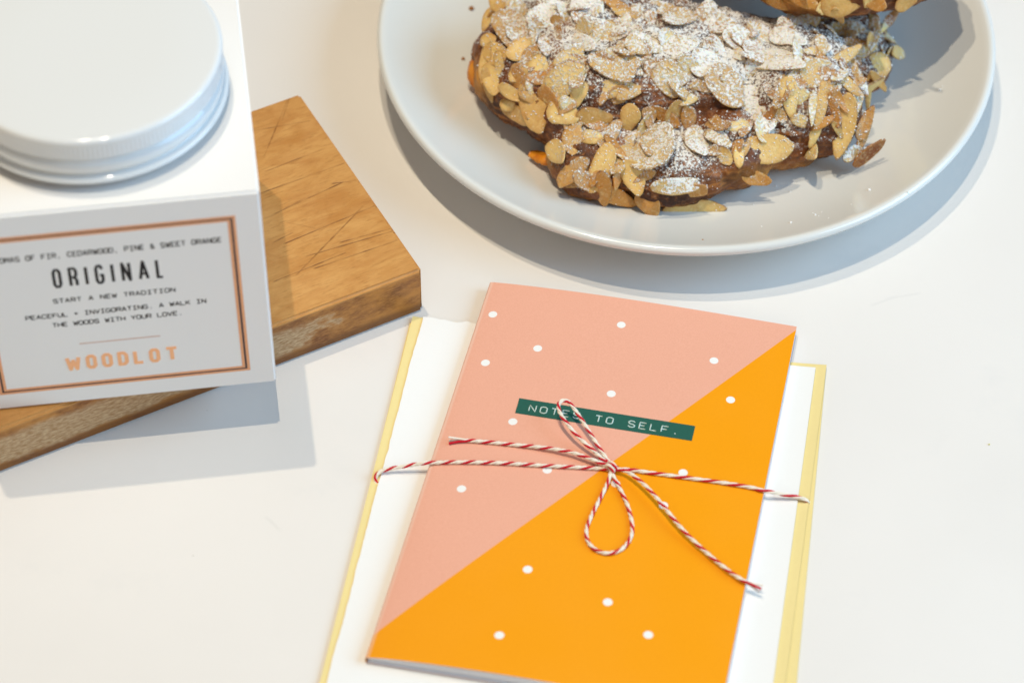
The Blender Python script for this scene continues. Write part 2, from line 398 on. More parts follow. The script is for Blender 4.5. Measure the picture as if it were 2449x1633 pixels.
mb = MB(); ribbon(mb, [(33.3, 25.85), (57.0, 25.85)], 0.34, 0.03, FR); put_letters('divider_line', mb, M_ROSE, box)
put_letters('maker_name', letters('WOODLOT', 28.9, 2.58, 0, 15.1, 4.95, 1.14, 0.12, FR, widths=[3.4, 2.1, 2.1, 2.1, 2.1, 2.1, 3.0]), M_COPPER, box)

# ------------------------------------------------------------------ jar on the box
jc = BX(XW / 2, XD / 2 + 0.5, XH); ZB = XH + BT + 0.1
jar = empty('jar', (jc[0], jc[1], ZB), 'round squat jar with a glossy white screw lid standing on the white box', 'jar')
J0 = np.array([jc[0], jc[1], ZB])
V, F = lathe([(0, 0.05), (35.4, 0.05), (36.0, 0.4), (36.2, 1.2), (36.2, 4.4), (36.0, 5.2)], J0); build('jar_body', V, F, M_AMBER, jar)
pr = [(36.0, 5.2), (37.4, 3.0), (38.7, 2.7), (39.5, 3.1), (39.8, 3.7), (39.5, 4.3), (38.5, 4.65), (37.1, 5.0), (37.05, 5.5), (38.2, 5.9), (38.65, 6.8), (38.75, 8.6), (38.6, 9.7), (37.9, 10.3), (37.2, 10.9), (37.8, 11.5), (38.5, 11.9)]
V, F = lathe(pr + [(38.6, 12.0)], J0, 256); lid = build('lid', V, F, M_TIN, jar)
# knurled grip band
n = 720; th = np.linspace(0, 2 * np.pi, n, endpoint=False)
kn = 0.045 * np.where((np.arange(n) // 2) % 2 == 0, 1, -1)
zs = [12.0, 12.3, 16.2, 16.7]; V = []
for i, zz_ in enumerate(zs):
    rr = 38.72 + (kn if i in (1, 2) else 0 * kn)
    V.append(np.stack([np.cos(th) * rr, np.sin(th) * rr, np.full(n, zz_)], -1))
V = np.stack(V, 1).reshape(-1, 3) + J0
build('grip_band', V, grid_faces(n, 4, closed_u=True), M_TIN, lid, smooth=False)
V, F = lathe([(38.72, 16.7), (38.95, 17.3), (38.9, 18.0), (38.55, 18.6), (37.9, 18.95), (37.0, 19.02), (20, 18.9), (0.001, 18.85)], J0, 256); build('lid_top', V, F, M_TIN, lid)

# ------------------------------------------------------------------ plate
PC = np.array([58.8, 733.1, 0.0])
plate_prof = [(0.001, 5.6), (30, 5.7), (55, 6.1), (66, 6.9), (76, 8.7), (85, 11.6), (92, 14.7), (97.5, 17.5), (100.6, 19.2), (102.2, 20.1), (103.3, 20.5), (104.2, 20.3), (104.8, 19.5), (104.9, 18.6), (104.4, 17.6), (103, 16.4),
              (96, 12.8), (84, 7.4), (74, 4.0), (66, 2.6), (64.5, 0.6), (62.5, 0.05), (60.5, 0.6), (59, 2.4), (0.001, 2.4)]
V, F = lathe(plate_prof, PC, 192)
plate = build('plate', V, [f[::-1] for f in F], M_PLATE, origin=PC)
tag(plate, 'round off-white glazed plate holding the almond croissants', 'plate')
def plate_z(x, y):
    r = math.hypot(x - PC[0], y - PC[1]); pts = plate_prof[:11]
    return float(np.interp(r, [q[0] for q in pts], [q[1] for q in pts]))

# ------------------------------------------------------------------ croissants
def dusted(name, base_fn):
    m = NT(name); p = m.pos(); base, rough = base_fn(m, p)
    dust = m.attr('dust')
    g1 = m.noise(p, 1150.0, 3, 0.65); g2 = m.noise(p, 330.0, 3, 0.6); g3 = m.noise(p, 80.0, 3)
    h = m.math('ADD', m.math('MULTIPLY', g1, 0.62), m.math('ADD', m.math('MULTIPLY', g2, 0.28), m.math('MULTIPLY', g3, 0.18)))
    nz = m.n('ShaderNodeSeparateXYZ'); m.l(m.n('ShaderNodeNewGeometry').outputs['Normal'], nz.inputs[0])
    up = m.step(nz.outputs[2], -0.05, 0.6)
    thr = m.math('MULTIPLY_ADD', m.math('MULTIPLY', dust, up), -0.25, 0.745)
    df = m.math('SUBTRACT', h, thr); k = m.math('MAXIMUM', m.step(df, -0.015, 0.025), m.step(df, -0.11, 0.02, 0, .30))
    sug = m.mix(g1, (0.92, 0.89, 0.83, 1), (0.80, 0.75, 0.66, 1))
    c = m.mix(k, base, sug)
    m.bump(m.math('ADD', m.math('MULTIPLY', k, m.math('ADD', 0.6, g1)), m.math('MULTIPLY', m.math('ADD', g2, m.math('MULTIPLY', g1, .5)), 0.9)), 0.75, 0.0006)
    r = m.math('ADD', m.math('MULTIPLY', k, 0.5), rough, clamp=True)
    return m, c, r
def crust_base(m, p):
    a = m.noise(p, 95.0, 5, 0.62, 0.3); b = m.noise(p, 420.0, 3)
    c = m.mix(m.step(a, .3, .7), srgb(122, 66, 27), srgb(54, 25, 9))
    c = m.mix(m.step(b, .5, .75, 0, .6), c, srgb(178, 112, 54))
    c = m.mix(m.step(m.noise(p, 260.0, 4, .65), .58, .7, 0, .7), c, srgb(58, 26, 9))
    lay = m.noise(m.scaled(p, (45, 45, 520)), 1.0, 4, .6, .8)
    c = m.mix(m.step(lay, .52, .66, 0, .55), c, srgb(186, 116, 52)); c = m.mix(m.step(lay, .30, .42, .5, 0), c, srgb(50, 22, 8))
    g = m.math('MULTIPLY', m.attr('gold'), m.step(a, .2, .75, 1.15, .75), clamp=True)
    c = m.mix(g, c, m.mix(m.math('ADD', m.math('MULTIPLY', lay, .7), m.math('MULTIPLY', b, .3)), srgb(150, 80, 20), srgb(232, 164, 60)))
    return c, m.step(a, .3, .7, .38, .60)
m, c, r = dusted('croissant_crust', crust_base); M_CRUST = m.fin(c, r, 0.35)
def flake_base(m, p):
    tn = m.attr('tone'); e = m.attr('edge'); sk = m.attr('skin'); a = m.noise(p, 150.0, 3, 0.6, 0.5); f = m.noise(p, 1500.0, 2)
    ramp = m.n('ShaderNodeValToRGB'); m.l(tn, ramp.inputs[0]); cr = ramp.color_ramp
    cr.elements[0].position = 0; cr.elements[0].color = srgb(240, 212, 142)
    cr.elements[1].position = 1; cr.elements[1].color = srgb(112, 50, 22)
    for ps, cc in ((.25, (218, 178, 104)), (.5, (190, 136, 68)), (.72, (196, 134, 54))):
        el = cr.elements.new(ps); el.color = srgb(*cc)
    c = ramp.outputs[0]
    c = m.mix(m.step(a, .5, .8, 0, .45), c, srgb(186, 128, 64))
    c = m.mix(m.step(e, .55, .93, 0, .35), c, srgb(182, 126, 58)); c = m.mix(m.math('MULTIPLY', m.step(e, .92, .97), m.math('MULTIPLY', sk, m.step(m.noise(p, 500.0, 2), .35, .5))), c, srgb(112, 60, 26))
    fib = m.noise(p, 700.0, 3, .6); c = m.mix(m.step(fib, .5, .75, 0, .3), c, srgb(246, 226, 170))
    c = m.mix(m.step(f, .5, .8, 0, .25), c, srgb(238, 220, 176))
    return c, 0.36
m, c, r = dusted('almond_slice', flake_base); M_FLAKE = m.fin(c, r, 0.4, **{'Subsurface Weight': 0.3, 'Subsurface Radius': (0.0015, 0.0008, 0.0003)})
m = NT('powdered_sugar'); M_SUGAR = m.fin((0.86, 0.84, 0.80, 1), 0.9, 0.1)

def blob_mesh(ells, voxel=0.85, smooth=10):
    bm = bmesh.new()
    for (c_, r_, rz, ry) in ells:
        mx = Matrix.Translation(Vector(c_) / 1000) @ Matrix.Rotation(math.radians(rz), 4, 'Z') @ Matrix.Rotation(math.radians(ry), 4, 'Y') @ Matrix.Diagonal((r_[0] / 1000, r_[1] / 1000, r_[2] / 1000, 1))
        bmesh.ops.create_icosphere(bm, subdivisions=4, radius=1.0, matrix=mx)
    me = bpy.data.meshes.new('tmp'); bm.to_mesh(me); bm.free()
    o = bpy.data.objects.new('tmp', me); COL.objects.link(o)
    rm = o.modifiers.new('r', 'REMESH'); rm.mode = 'VOXEL'; rm.voxel_size = voxel / 1000
    s_ = o.modifiers.new('s', 'SMOOTH'); s_.iterations = smooth; s_.factor = 0.5
    dg = bpy.context.evaluated_depsgraph_get(); ev = o.evaluated_get(dg); e = ev.to_mesh()
    V = np.array([v.co[:] for v in e.vertices]) * 1000; F = [tuple(p_.vertices) for p_ in e.polygons]
    ev.to_mesh_clear(); bpy.data.objects.remove(o); bpy.data.meshes.remove(me)
    return V, F
def vnormals(V, F):
    N = np.zeros_like(V); Fq = np.array([f[:4] if len(f) == 4 else (f[0], f[1], f[2], f[2]) for f in F])
    n = np.cross(V[Fq[:, 2]] - V[Fq[:, 0]], V[Fq[:, 3]] - V[Fq[:, 1]])
    for k in range(4): np.add.at(N, Fq[:, k], n)
    return N / (np.linalg.norm(N, axis=1)[:, None] + 1e-12)
def rough_up(V, F, big=1.4, small=0.65):
    N = vnormals(V, F)
    d = np.array([big * noise.noise(Vector(v / 9.0)) + small * noise.noise(Vector(v / 2.6) + Vector((7, 3, 1))) + .42 * noise.noise(Vector(v / 1.5) + Vector((1, 5, 8))) + 0.9 * big * noise.noise(Vector(v / 19.0) + Vector((2, 9, 4))) for v in V])
    return V + N * d[:, None]

def flake_mesh(L, W_, th, bend, twist, taper, seed, brk=.42):
    """one sliced almond in local mm: x along, y across, z up"""
    r_ = np.random.default_rng(seed); n = 28
    t = np.linspace(0, 2 * np.pi, n, endpoint=False)
    ph = r_.uniform(0, 6.28, 3)
    wob = 1 + 0.06 * np.sin(2 * t + ph[0]) + 0.045 * np.sin(3 * t + ph[1]) + 0.025 * np.sin(5 * t + ph[2]) + r_.normal(0, .012, n)
    ox = np.cos(t) * L / 2 * wob; oy = np.sin(t) * W_ / 2 * wob * (1 - taper * np.cos(t) * 0.55)
    if r_.random() < brk:                         # some slices are broken off straight
        cx = r_.uniform(0.45, 0.8) * L / 2; ox = np.minimum(ox, cx + r_.uniform(-.3, .3, n))
    rings = [(0.45, .5), (0.80, .5), (0.95, .42), (1.0, .15), (1.0, -.15), (0.95, -.42), (0.80, -.5), (0.45, -.5)]
    V = [np.array([[0, 0, th / 2]])]; E = [np.array([0.0])]
    for k, zf in rings:
        V.append(np.stack([ox * k, oy * k, np.full(n, zf * th)], -1)); E.append(np.full(n, k))
    V.append(np.array([[0, 0, -th / 2]])); E.append(np.array([0.0]))
    V = np.concatenate(V); E = np.concatenate(E)
    V[:, 2] += bend * ((V[:, 0] / (L / 2)) ** 2) + 0.5 * bend * ((V[:, 1] / (W_ / 2)) ** 2) * .5 + twist * V[:, 0] * V[:, 1] / (L * W_) * 4
    F = [(0, 1 + i, 1 + (i + 1) % n) for i in range(n)]
    for j in range(len(rings) - 1):
        a = 1 + j * n; F += [(a + i, a + n + i, a + n + (i + 1) % n, a + (i + 1) % n) for i in range(n)]
    e = len(V) - 1; a = 1 + (len(rings) - 1) * n; F += [(e, a + (i + 1) % n, a + i) for i in range(n)]
    return V, F, E
CAM = np.array([0, 0, CZ])
def place_flake(P, n, ang, L, W_, tone, dust, seed, th=1.0, bend=None, sink=0.2, taper=None, brk=.42):
    """flake lying at P with plane normal n; its long axis appears at image angle ang (deg, y down)"""
    r_ = np.random.default_rng(seed)
    a = math.radians(ang); im = RT * math.cos(a) - UP * math.sin(a)
    v = (P - CAM); v = v / np.linalg.norm(v)
    ax = im - v * ((im @ n) / (v @ n)) if abs(v @ n) > 0.25 else im - n * (im @ n)   # lies in the plane and looks like im from the front
    k = np.linalg.norm(ax); ax = ax / k; k = min(k, 1.35)
    by = np.cross(n, ax)
    V, F, E = flake_mesh(L * k, W_, th, bend if bend is not None else r_.uniform(-1.1, 1.3), r_.uniform(-1.0, 1.0), taper if taper is not None else r_.uniform(.1, .6), seed, brk)
    W3 = P + V[:, :1] * ax + V[:, 1:2] * by + (V[:, 2:] - sink + th * .5) * n
    return W3, F, dict(tone=np.full(len(V), tone), dust=np.full(len(V), dust), edge=E, skin=np.full(len(V), float(r_.random() < .4) * .7))

MMPX = 7.1
def croissant(root, ells, heroes, fill, zones, golds, nfill_small, dust_base, lift=0.0, maxparts=100, rand_surface=60, seed0=0):
    V, F = blob_mesh(ells); V = rough_up(V, F)
    V[:, 2] = np.maximum(V[:, 2], [plate_z(v[0], v[1]) + lift for v in V])
    uvp = px(V); N = vnormals(V, F)
    dust = np.full(len(V), dust_base)
    for (u, v, ru, rv, a) in zones:
        g = np.exp(-(((uvp[:, 0] - u) / ru) ** 2 + ((uvp[:, 1] - v) / rv) ** 2)); dust = dust * (1 - g) + a * g
    gold = np.clip((plate_z(*V.mean(0)[:2]) + 8.0 - V[:, 2]) / 5.0, 0, 1) * 0.25
    for (u, v, ru, rv, a) in golds:
        g = np.exp(-(((uvp[:, 0] - u) / ru) ** 2 + ((uvp[:, 1] - v) / rv) ** 2)); gold = gold * (1 - g) + a * g
    body = build('crust', V, F, M_CRUST, root, attrs=dict(dust=dust, gold=gold))
    bvh = BVHTree.FromPolygons([Vector(v) for v in V], F)
    def hit(u, v):
        loc, nn, i, d = bvh.ray_cast(Vector(CAM), Vector(ray(u, v)))
        return (None, None) if loc is None else (np.array(loc), np.array(nn))
    out = []; s = seed0
    for h in heroes:
        u, v, L, W_, ang, tone, du, stand = h; s += 1
        P, n = hit(u, v)
        if P is None:
            for rr in range(4, 60, 4):
                for k in range(16):
                    P, n = hit(u + rr * math.cos(k * .3927), v + rr * math.sin(k * .3927))
                    if P is not None: break
                if P is not None: break
            if P is None: continue
            d = ray(u, v); t_ = (P - CAM) @ d; P = CAM + d * t_
        vw = CAM - P; vw /= np.linalg.norm(vw)
        n = (1 - stand) * n + stand * vw + np.random.default_rng(s).normal(0, .10, 3); n /= np.linalg.norm(n)
        out.append((L * W_, place_flake(P + n * .65, n, ang, L * 1.10 / MMPX, W_ * 1.10 / MMPX, max(0, tone - .08) if tone < .5 else tone, min(du * 1.15, 1.08), s * 17 + 3, th=.72, brk=.12)))
    hero_uv = np.array([(h[0], h[1]) for h in heroes]) if heroes else np.zeros((0, 2))
    (u0, v0, u1, v1), nf, bare = fill; pts = []
    r_ = np.random.default_rng(seed0 + 99); tries = 0
    while len(pts) < nf and tries < 20000:
        tries += 1
        u, v = r_.uniform(u0, u1), r_.uniform(v0, v1)
        if any(((u - b[0]) / b[2]) ** 2 + ((v - b[1]) / b[3]) ** 2 < 1 for b in bare): continue
        if any((u - a) ** 2 + (v - b) ** 2 < 15.5 ** 2 for a, b in pts): continue
        if len(hero_uv) and ((hero_uv[:, 0] - u) ** 2 + (hero_uv[:, 1] - v) ** 2).min() < 12 ** 2: continue
        P, n = hit(u, v)
        if P is None or abs(n @ ray(u, v)) < .38: continue
        pts.append((u, v)); s += 1
        du = float(np.clip(dust_base + 0.05, 0, 1))
        for (zu, zv_, ru, rv, a) in zones:
            g = math.exp(-(((u - zu) / ru) ** 2 + ((v - zv_) / rv) ** 2)); du = du * (1 - g) + a * g
        right = max(0.0, min(1.0, (u - 1840) / 120))
        stand = r_.uniform(0, .9) * right
        n2 = n + r_.normal(0, .27 + .42 * right, 3); n2 /= np.linalg.norm(n2)
        L = r_.uniform(50, 92); Wd = L * r_.uniform(.42, .70) * (1 - .4 * right)
        out.append((L * Wd * .7, place_flake(P + n * .35, n2, r_.uniform(0, 180), L / MMPX, Wd / MMPX, float(np.clip(r_.normal(.34, .24), 0, .9)), du, s * 17 + 3, sink=.45, th=r_.uniform(.5, .8))))
    # the sides away from the camera
    idx = r_.choice(len(V), rand_surface * 3, replace=False); cnt = 0
    for i in idx:
        if cnt >= rand_surface: break
        P, n = V[i], N[i]
        if n[2] < -0.2: continue
        vis = n @ (CAM - P) / np.linalg.norm(CAM - P)
        if vis > -0.2 and 0 < uvp[i, 0] < 2352 and 0 < uvp[i, 1] < 1568: continue
        n2 = n + r_.normal(0, .2, 3); n2 /= np.linalg.norm(n2); s += 1; cnt += 1
        L = r_.uniform(55, 95)
        out.append((1.0, place_flake(P, n2, r_.uniform(0, 180), L / MMPX, L * .6 / MMPX, float(np.clip(r_.normal(.3, .15), 0, .7)), .5, s * 17 + 3, sink=.4)))
    out.sort(key=lambda q: -q[0])
    for a_, (W3, Ff, at_) in out[:maxparts]: build('almond_flake', W3, Ff, M_FLAKE, root, attrs=at_)
    if len(out) > maxparts:
        mb = MB(); A = {'tone': [], 'dust': [], 'edge': [], 'skin': []}
        for a_, (W3, Ff, at_) in out[maxparts:]:
            mb.add(W3, Ff); [A[k].append(at_[k]) for k in A]
        o = build('almond_flakes', mb.verts(), mb.F, M_FLAKE, root, attrs={k: np.concatenate(v) for k, v in A.items()}); o['kind'] = 'stuff'
    # loose grains of sugar lying on everything that faces up
    allV = [V] + [q[1][0] for q in out]; allF = [F] + [q[1][1] for q in out]
    off = np.cumsum([0] + [len(v) for v in allV])
    bv2 = BVHTree.FromPolygons([Vector(v) for v in np.concatenate(allV)], [tuple(i + off[k] for i in f) for k, fs in enumerate(allF) for f in fs])
    oct_v = np.array([(1, 0, 0), (-1, 0, 0), (0, 1, 0), (0, -1, 0), (0, 0, 1), (0, 0, -1)], float)
    oct_f = [(0, 2, 4), (2, 1, 4), (1, 3, 4), (3, 0, 4), (2, 0, 5), (1, 2, 5), (3, 1, 5), (0, 3, 5)]
    lo, hi = V.min(0), V.max(0); mb = MB(); made = 0
    for _ in range(nfill_small * 12):
        if made >= nfill_small: break
        x, y = r_.uniform(lo[0], hi[0]), r_.uniform(lo[1], hi[1])
        loc, nn, i, d = bv2.ray_cast(Vector((x, y, 200)), Vector((0, 0, -1)))
        if loc is None or nn[2] < .25: continue
        u, v = px(np.array(loc))[0]; du = dust_base
        for (zu, zv_, ru, rv, a) in zones:
            g = math.exp(-(((u - zu) / ru) ** 2 + ((v - zv_) / rv) ** 2)); du = du * (1 - g) + a * g
        if r_.random() > du * (0.45 + 1.1 * max(0, noise.noise(Vector((x / 4, y / 4, 3.3))) + .3)): continue
        sz = r_.uniform(.14, .38) * (1.5 if r_.random() < .08 else 1)
        mb.add(oct_v * sz * r_.uniform(.6, 1.2, (6, 3)) + np.array(loc) + np.array([0, 0, sz * .3]), oct_f); made += 1
    o = build('sugar_dust', mb.verts(), mb.F, M_SUGAR, root); o['kind'] = 'stuff'
    return bv2

# tall-order list of the slices one can tell apart: u, v, length, width (px), image angle, toast, sugar, how far it turns to the viewer
H1 = [(1176, 70, 95, 78, 60, .45, .62, .35), (1200, 117, 78, 50, -25, .35, .2, .4), (1268, 35, 108, 66, -10, .15, .95, .2), (1353, 24, 84, 72, 60, .12, 1.0, .2),
      (1424, 18, 78, 26, 30, .55, .25, .3), (1434, 34, 72, 24, 24, .4, .4, .3), (1400, 76, 80, 48, 12, .3, .8, .3), (1335, 100, 76, 40, 20, .2, .85, .2), (1239, 160, 64, 52, 80, .12, .3, .5),
      (1292, 188, 108, 66, -36, .2, .45, .5), (1231, 249, 112, 66, 82, .42, 0, .75), (1295, 259, 68, 60, 20, .2, 0, .7), (1367, 268, 88, 42, 3, .48, 0, .6),
      (1446, 272, 60, 44, 105, .38, 0, .6), (1329, 218, 60, 36, 110, .2, .1, .5), (1424, 158, 140, 70, 18, .35, .68, .3), (1320, 140, 90, 52, -10, .12, .6, .3), (1535, 184, 78, 60, 70, .2, .72, .3),
      (1127, 103, 52, 38, 70, .3, 0, .6), (1116, 150, 90, 26, 98, .38, 0, .6), (1123, 195, 80, 22, 78, .42, 0, .6), (1149, 147, 56, 26, 78, .3, .3, .6), (1176, 215, 74, 26, 32, .35, .05, .6),
      (1171, 243, 42, 26, 15, .3, 0, .6), (1191, 171, 48, 30, -32, .32, .1, .6), (1128, 45, 70, 34, 110, .3, .05, .6), (1145, 15, 60, 34, 75, .4, .2, .4),
      (1381, 388, 106, 52, 112, .3, .02, .75), (1456, 407, 84, 46, 70, .22, .02, .7), (1417, 405, 56, 24, 98, .62, .1, .6), (1417, 450, 92, 36, 20, .6, .15, .4),
      (1491, 468, 62, 48, 60, .58, .12, .6), (1593, 478, 144, 40, -4, .28, 0, .72), (1557, 426, 122, 36, -6, .35, .72, .2), (1503, 345, 122, 98, -45, .25, .74, .25),
      (1416, 345, 78, 20, 52, .5, .1, .5), (1364, 325, 48, 15, 4, .3, .1, .5), (1758, 343, 126, 60, -6, .32, .02, .8), (1740, 258, 118, 80, 72, .2, .92, .25),
      (1770, 262, 80, 18, -52, .85, .2, .7), (1813, 223, 88, 40, 82, .12, .3, .6), (1666, 198, 108, 70, 48, .4, .75, .2), (1861, 175, 82, 44, 78, .35, .55, .5),
      (1777, 141, 126, 66, 8, .1, .95, .1), (1738, 409, 64, 30, 14, .6, .3, .6), (1697, 361, 50, 24, 85, .15, .1, .6), (1940, 288, 142, 46, 104, .3, .03, .7),
      (1892, 282, 54, 20, -30, .7, 0, .5), (1885, 241, 104, 28, 102, .38, .4, .5), (1865, 250, 80, 17, 92, .1, .8, .5), (1870, 311, 58, 22, 112, .2, .1, .6),
      (1985, 284, 88, 28, -66, .58, .3, .6), (2021, 150, 56, 50, 60, .15, .05, .7), (1931, 137, 98, 32, -36, .3, .35, .4), (1987, 110, 84, 30, -40, .28, .6, .4),
      (1969, 180, 88, 26, 60, .45, .85, .4), (1897, 157, 80, 26, 58, .62, .5, .5), (1992, 350, 88, 34, -42, .97, .05, .5), (1956, 352, 46, 34, -30, .3, .72, .3),
      (1994, 214, 80, 15, 92, .12, .2, .5), (1949, 198, 72, 24, 46, .3, .5, .4), (1840, 277, 44, 30, 20, .15, .7, .5), (1887, 114, 54, 26, 82, .3, .6, .4), (1655, 53, 76, 34, 5, .4, .75, .2),
      (1905, 205, 66, 24, 75, .4, .5, .5), (1925, 230, 60, 20, 60, .7, .4, .5), (1965, 245, 72, 22, 110, .25, .6, .5), (1975, 320, 66, 22, 118, .55, .3, .5), (1620, 150, 80, 60, 20, .2, .9, .1),
      (1560, 110, 84, 60, -20, .25, .85, .1), (1480, 105, 84, 56, 10, .2, .85, .1), (1700, 95, 84, 60, 30, .2, .9, .1), (1560, 50, 80, 52, 0, .35, .75, .1), (1810, 90, 80, 50, 15, .2, .95, .1),
      (1600, 330, 70, 48, 60, .25, .85, .1), (1650, 320, 60, 36, 30, .3, .8, .1), (2046, 42, 50, 22, -50, .92, .1, .5), (2010, 60, 60, 24, 80, .2, .4, .4), (1930, 70, 60, 30, 10, .3, .6, .3), (2060, 122, 44, 30, 10, .2, .4, .4), (1960, 100, 60, 18, 5, .8, .2, .5)]
E1 = [((48, 708, 22), (58, 28, 19.5), 4, 0), ((6, 716, 19), (19, 26, 15.5), 0, 0), ((93, 703, 22), (23, 27, 18), 10, 0), ((34, 720, 27), (34, 22, 16), 0, 0),
      ((28, 677, 15), (17, 19, 10.5), 20, 0), ((52, 671, 15.5), (20, 16, 10.5), -6, 0), ((72, 680, 17.5), (16, 18, 12), 0, 0), ((88, 690, 15.5), (20, 18, 10), 12, 0), ((102, 694, 19), (14, 18, 13), 0, 0), ((20, 697, 20), (18, 18, 14), 0, 0), ((112, 727, 16), (17, 20, 10.5), 10, 0)]
Z1 = [(1650, 120, 340, 125, 1.02), (1300, 75, 170, 85, .95), (1560, 330, 140, 70, .95), (1420, 300, 70, 24, .8), (1330, 300, 60, 18, .7), (1790, 285, 70, 40, 1.0), (1480, 230, 90, 40, .38), (1630, 255, 80, 24, .12),
      (1320, 360, 50, 30, .1), (1620, 420, 60, 30, .55), (1800, 395, 110, 40, .15), (1690, 400, 40, 40, .25), (1560, 470, 120, 20, .08), (1110, 160, 40, 120, 0.0), (1200, 250, 70, 50, .15), (1980, 330, 60, 60, .5), (1990, 70, 90, 50, .75)]
G1 = [(1100, 185, 22, 45, 1.0), (1245, 365, 30, 25, 1.0), (1820, 408, 110, 26, .95), (1340, 400, 30, 18, .6), (1690, 470, 30, 25, .4)]
BARE1 = [(1500, 232, 85, 24), (1630, 250, 75, 22), (1330, 360, 48, 36), (1640, 440, 44, 34), (1700, 400, 36, 36), (1830, 395, 100, 34), (1500, 420, 30, 14), (1800, 290, 44, 20), (1560, 300, 60, 26), (1600, 380, 70, 30), (1098, 185, 22, 50), (1593, 480, 75, 16), (1491, 468, 30, 22), (1758, 343, 50, 22), (1557, 426, 50, 14)]
c1 = empty('almond_croissant', (52, 705, 6.5), 'sugar dusted almond croissant lying whole at the front of the plate', 'croissant')
bv_c1 = croissant(c1, E1, H1, ((1090, 0, 2060, 480), 150, BARE1), Z1, G1, 7000, .45)
m = NT('crisp_golden_pastry'); p = m.pos(); a = m.noise(p, 160.0, 3)
m.bump(m.noise(p, 500.0, 3), .3, .0004); M_GOLD = m.fin(m.mix(m.step(a, .35, .7), srgb(226, 144, 30), srgb(176, 88, 14)), .38, .45)
# golden shards of pastry that stick out from under it
def shard(pts, r0, r1, tint):
    P, s_ = spline(pts, .8); rr = r0 + (r1 - r0) * np.sin(np.linspace(0.25, np.pi - .15, len(P)))
    V, F = tube(P, rr, 12); ctr = P.mean(0)
    V[:, 2] = (V[:, 2] - P[:, 2].repeat(12)) * .6 + P[:, 2].repeat(12)
    V = rough_up(V, F, .3, .2)
    V[:, 2] = np.maximum(V[:, 2], [plate_z(v[0], v[1]) + .05 for v in V])
    build('pastry_shard', V, F, M_GOLD, c1, attrs=dict(dust=np.zeros(len(V)), gold=np.full(len(V), tint)))
shard([at(1100, 132, 21), at(1094, 160, 16), at(1097, 188, 12.5), at(1114, 208, 11)], 1.0, 3.3, 1.0)
shard([at(1218, 352, 10.6), at(1238, 360, 11), at(1258, 368, 11.6), at(1280, 372, 12.4)], .8, 2.5, 1.0)

H2 = [(1930, 8, 84, 62, -6, .42, .02, .6), (2010, 2, 60, 40, 40, .75, .02, .6), (1850, 4, 70, 30, 25, .7, .02, .5), (2080, 2, 60, 34, -30, .45, .05, .4), (1790, 8, 60, 26, 20, .6, .02, .5)]
E2 = [((110, 740, 49.5), (41, 28, 17), 4, 0), ((70, 764, 50), (26, 28, 18), 30, 0), ((110, 788, 36), (50, 28, 29), 0, 0)]
G2 = [(1850, 0, 60, 30, .8), (1720, -10, 80, 40, .8)]
c2 = empty('almond_croissant', (105, 765, 6.5), 'dark glazed underside of an almond croissant stacked behind, cropped by the top edge', 'croissant')
bv_c2 = croissant(c2, E2, H2, ((1650, -60, 2120, 40), 12, [(2200, 0, 1, 1)]), [(1900, -200, 500, 100, .8)], G2, 300, .06, rand_surface=40, seed0=5000)

# ------------------------------------------------------------------ crumbs on the plate and table
def crumb(u, v, size_px, mat, name, label, group, seed, z=None, squash=.6):
    r_ = np.random.default_rng(seed); P = at(u, v, 8)
    for _ in range(4): P = at(u, v, (plate_z(P[0], P[1]) if z is None else z))
    bm = bmesh.new(); bmesh.ops.create_icosphere(bm, subdivisions=2, radius=1)
    V = np.array([q.co[:] for q in bm.verts]); F = [tuple(w_.index for w_ in f.verts) for f in bm.faces]; bm.free()
    k = 1 + .35 * np.array([noise.noise(Vector(q * 1.4) + Vector((seed, 0, 0))) for q in V])
    V = V * k[:, None] * (size_px / MMPX / 2) * np.array([1, r_.uniform(.7, 1), squash]); V[:, 2] -= V[:, 2].min()
    o = build(name, V + P, F, mat, origin=P, attrs=dict(dust=np.zeros(len(V)), gold=np.full(len(V), .5)))
    tag(o, label, 'crumb', group); return o
for i, (u, v, sz) in enumerate([(1083, 22, 13), (1064, 137, 9)]):
    crumb(u, v, sz, M_CRUST, 'pastry_crumb', ['larger brown pastry crumb on the bare left side of the plate', 'smaller pale brown crumb on the plate beside the croissant\'s golden tip'][i], 'pastry crumbs on the plate', 40 + i)
crumb(1614, 552, 5, M_CRUST, 'pastry_crumb', 'tiny brown speck near the front rim of the plate', 'pastry crumbs on the plate', 47)
m = NT('yellow_crumb'); M_YC = m.fin(srgb(206, 198, 110), 0.7, 0.3)
crumb(2272, 1021, 4.2, M_YC, 'table_crumb', 'tiny yellow green speck alone on the white table', None, 60, z=0.0)
for i, (u, v, sz) in enumerate([(1996, 437, 7), (1816, 512, 6), (1749, 521, 3.5), (1872, 494, 5), (1880, 497, 3), (1903, 502, 3.5), (1887, 488, 2.5), (1867, 490, 3), (2086, 442, 4), (1782, 428, 4), (1815, 441, 3.5), (2158, 207, 6), (2164, 200, 4), (1730, 470, 3), (1955, 470, 3)]):
    crumb(u, v, sz, M_SUGAR, 'sugar_crumb', 'white speck of sugar lying on the bare plate near the croissant', 'white specks of sugar on the plate', 80 + i, squash=.5)

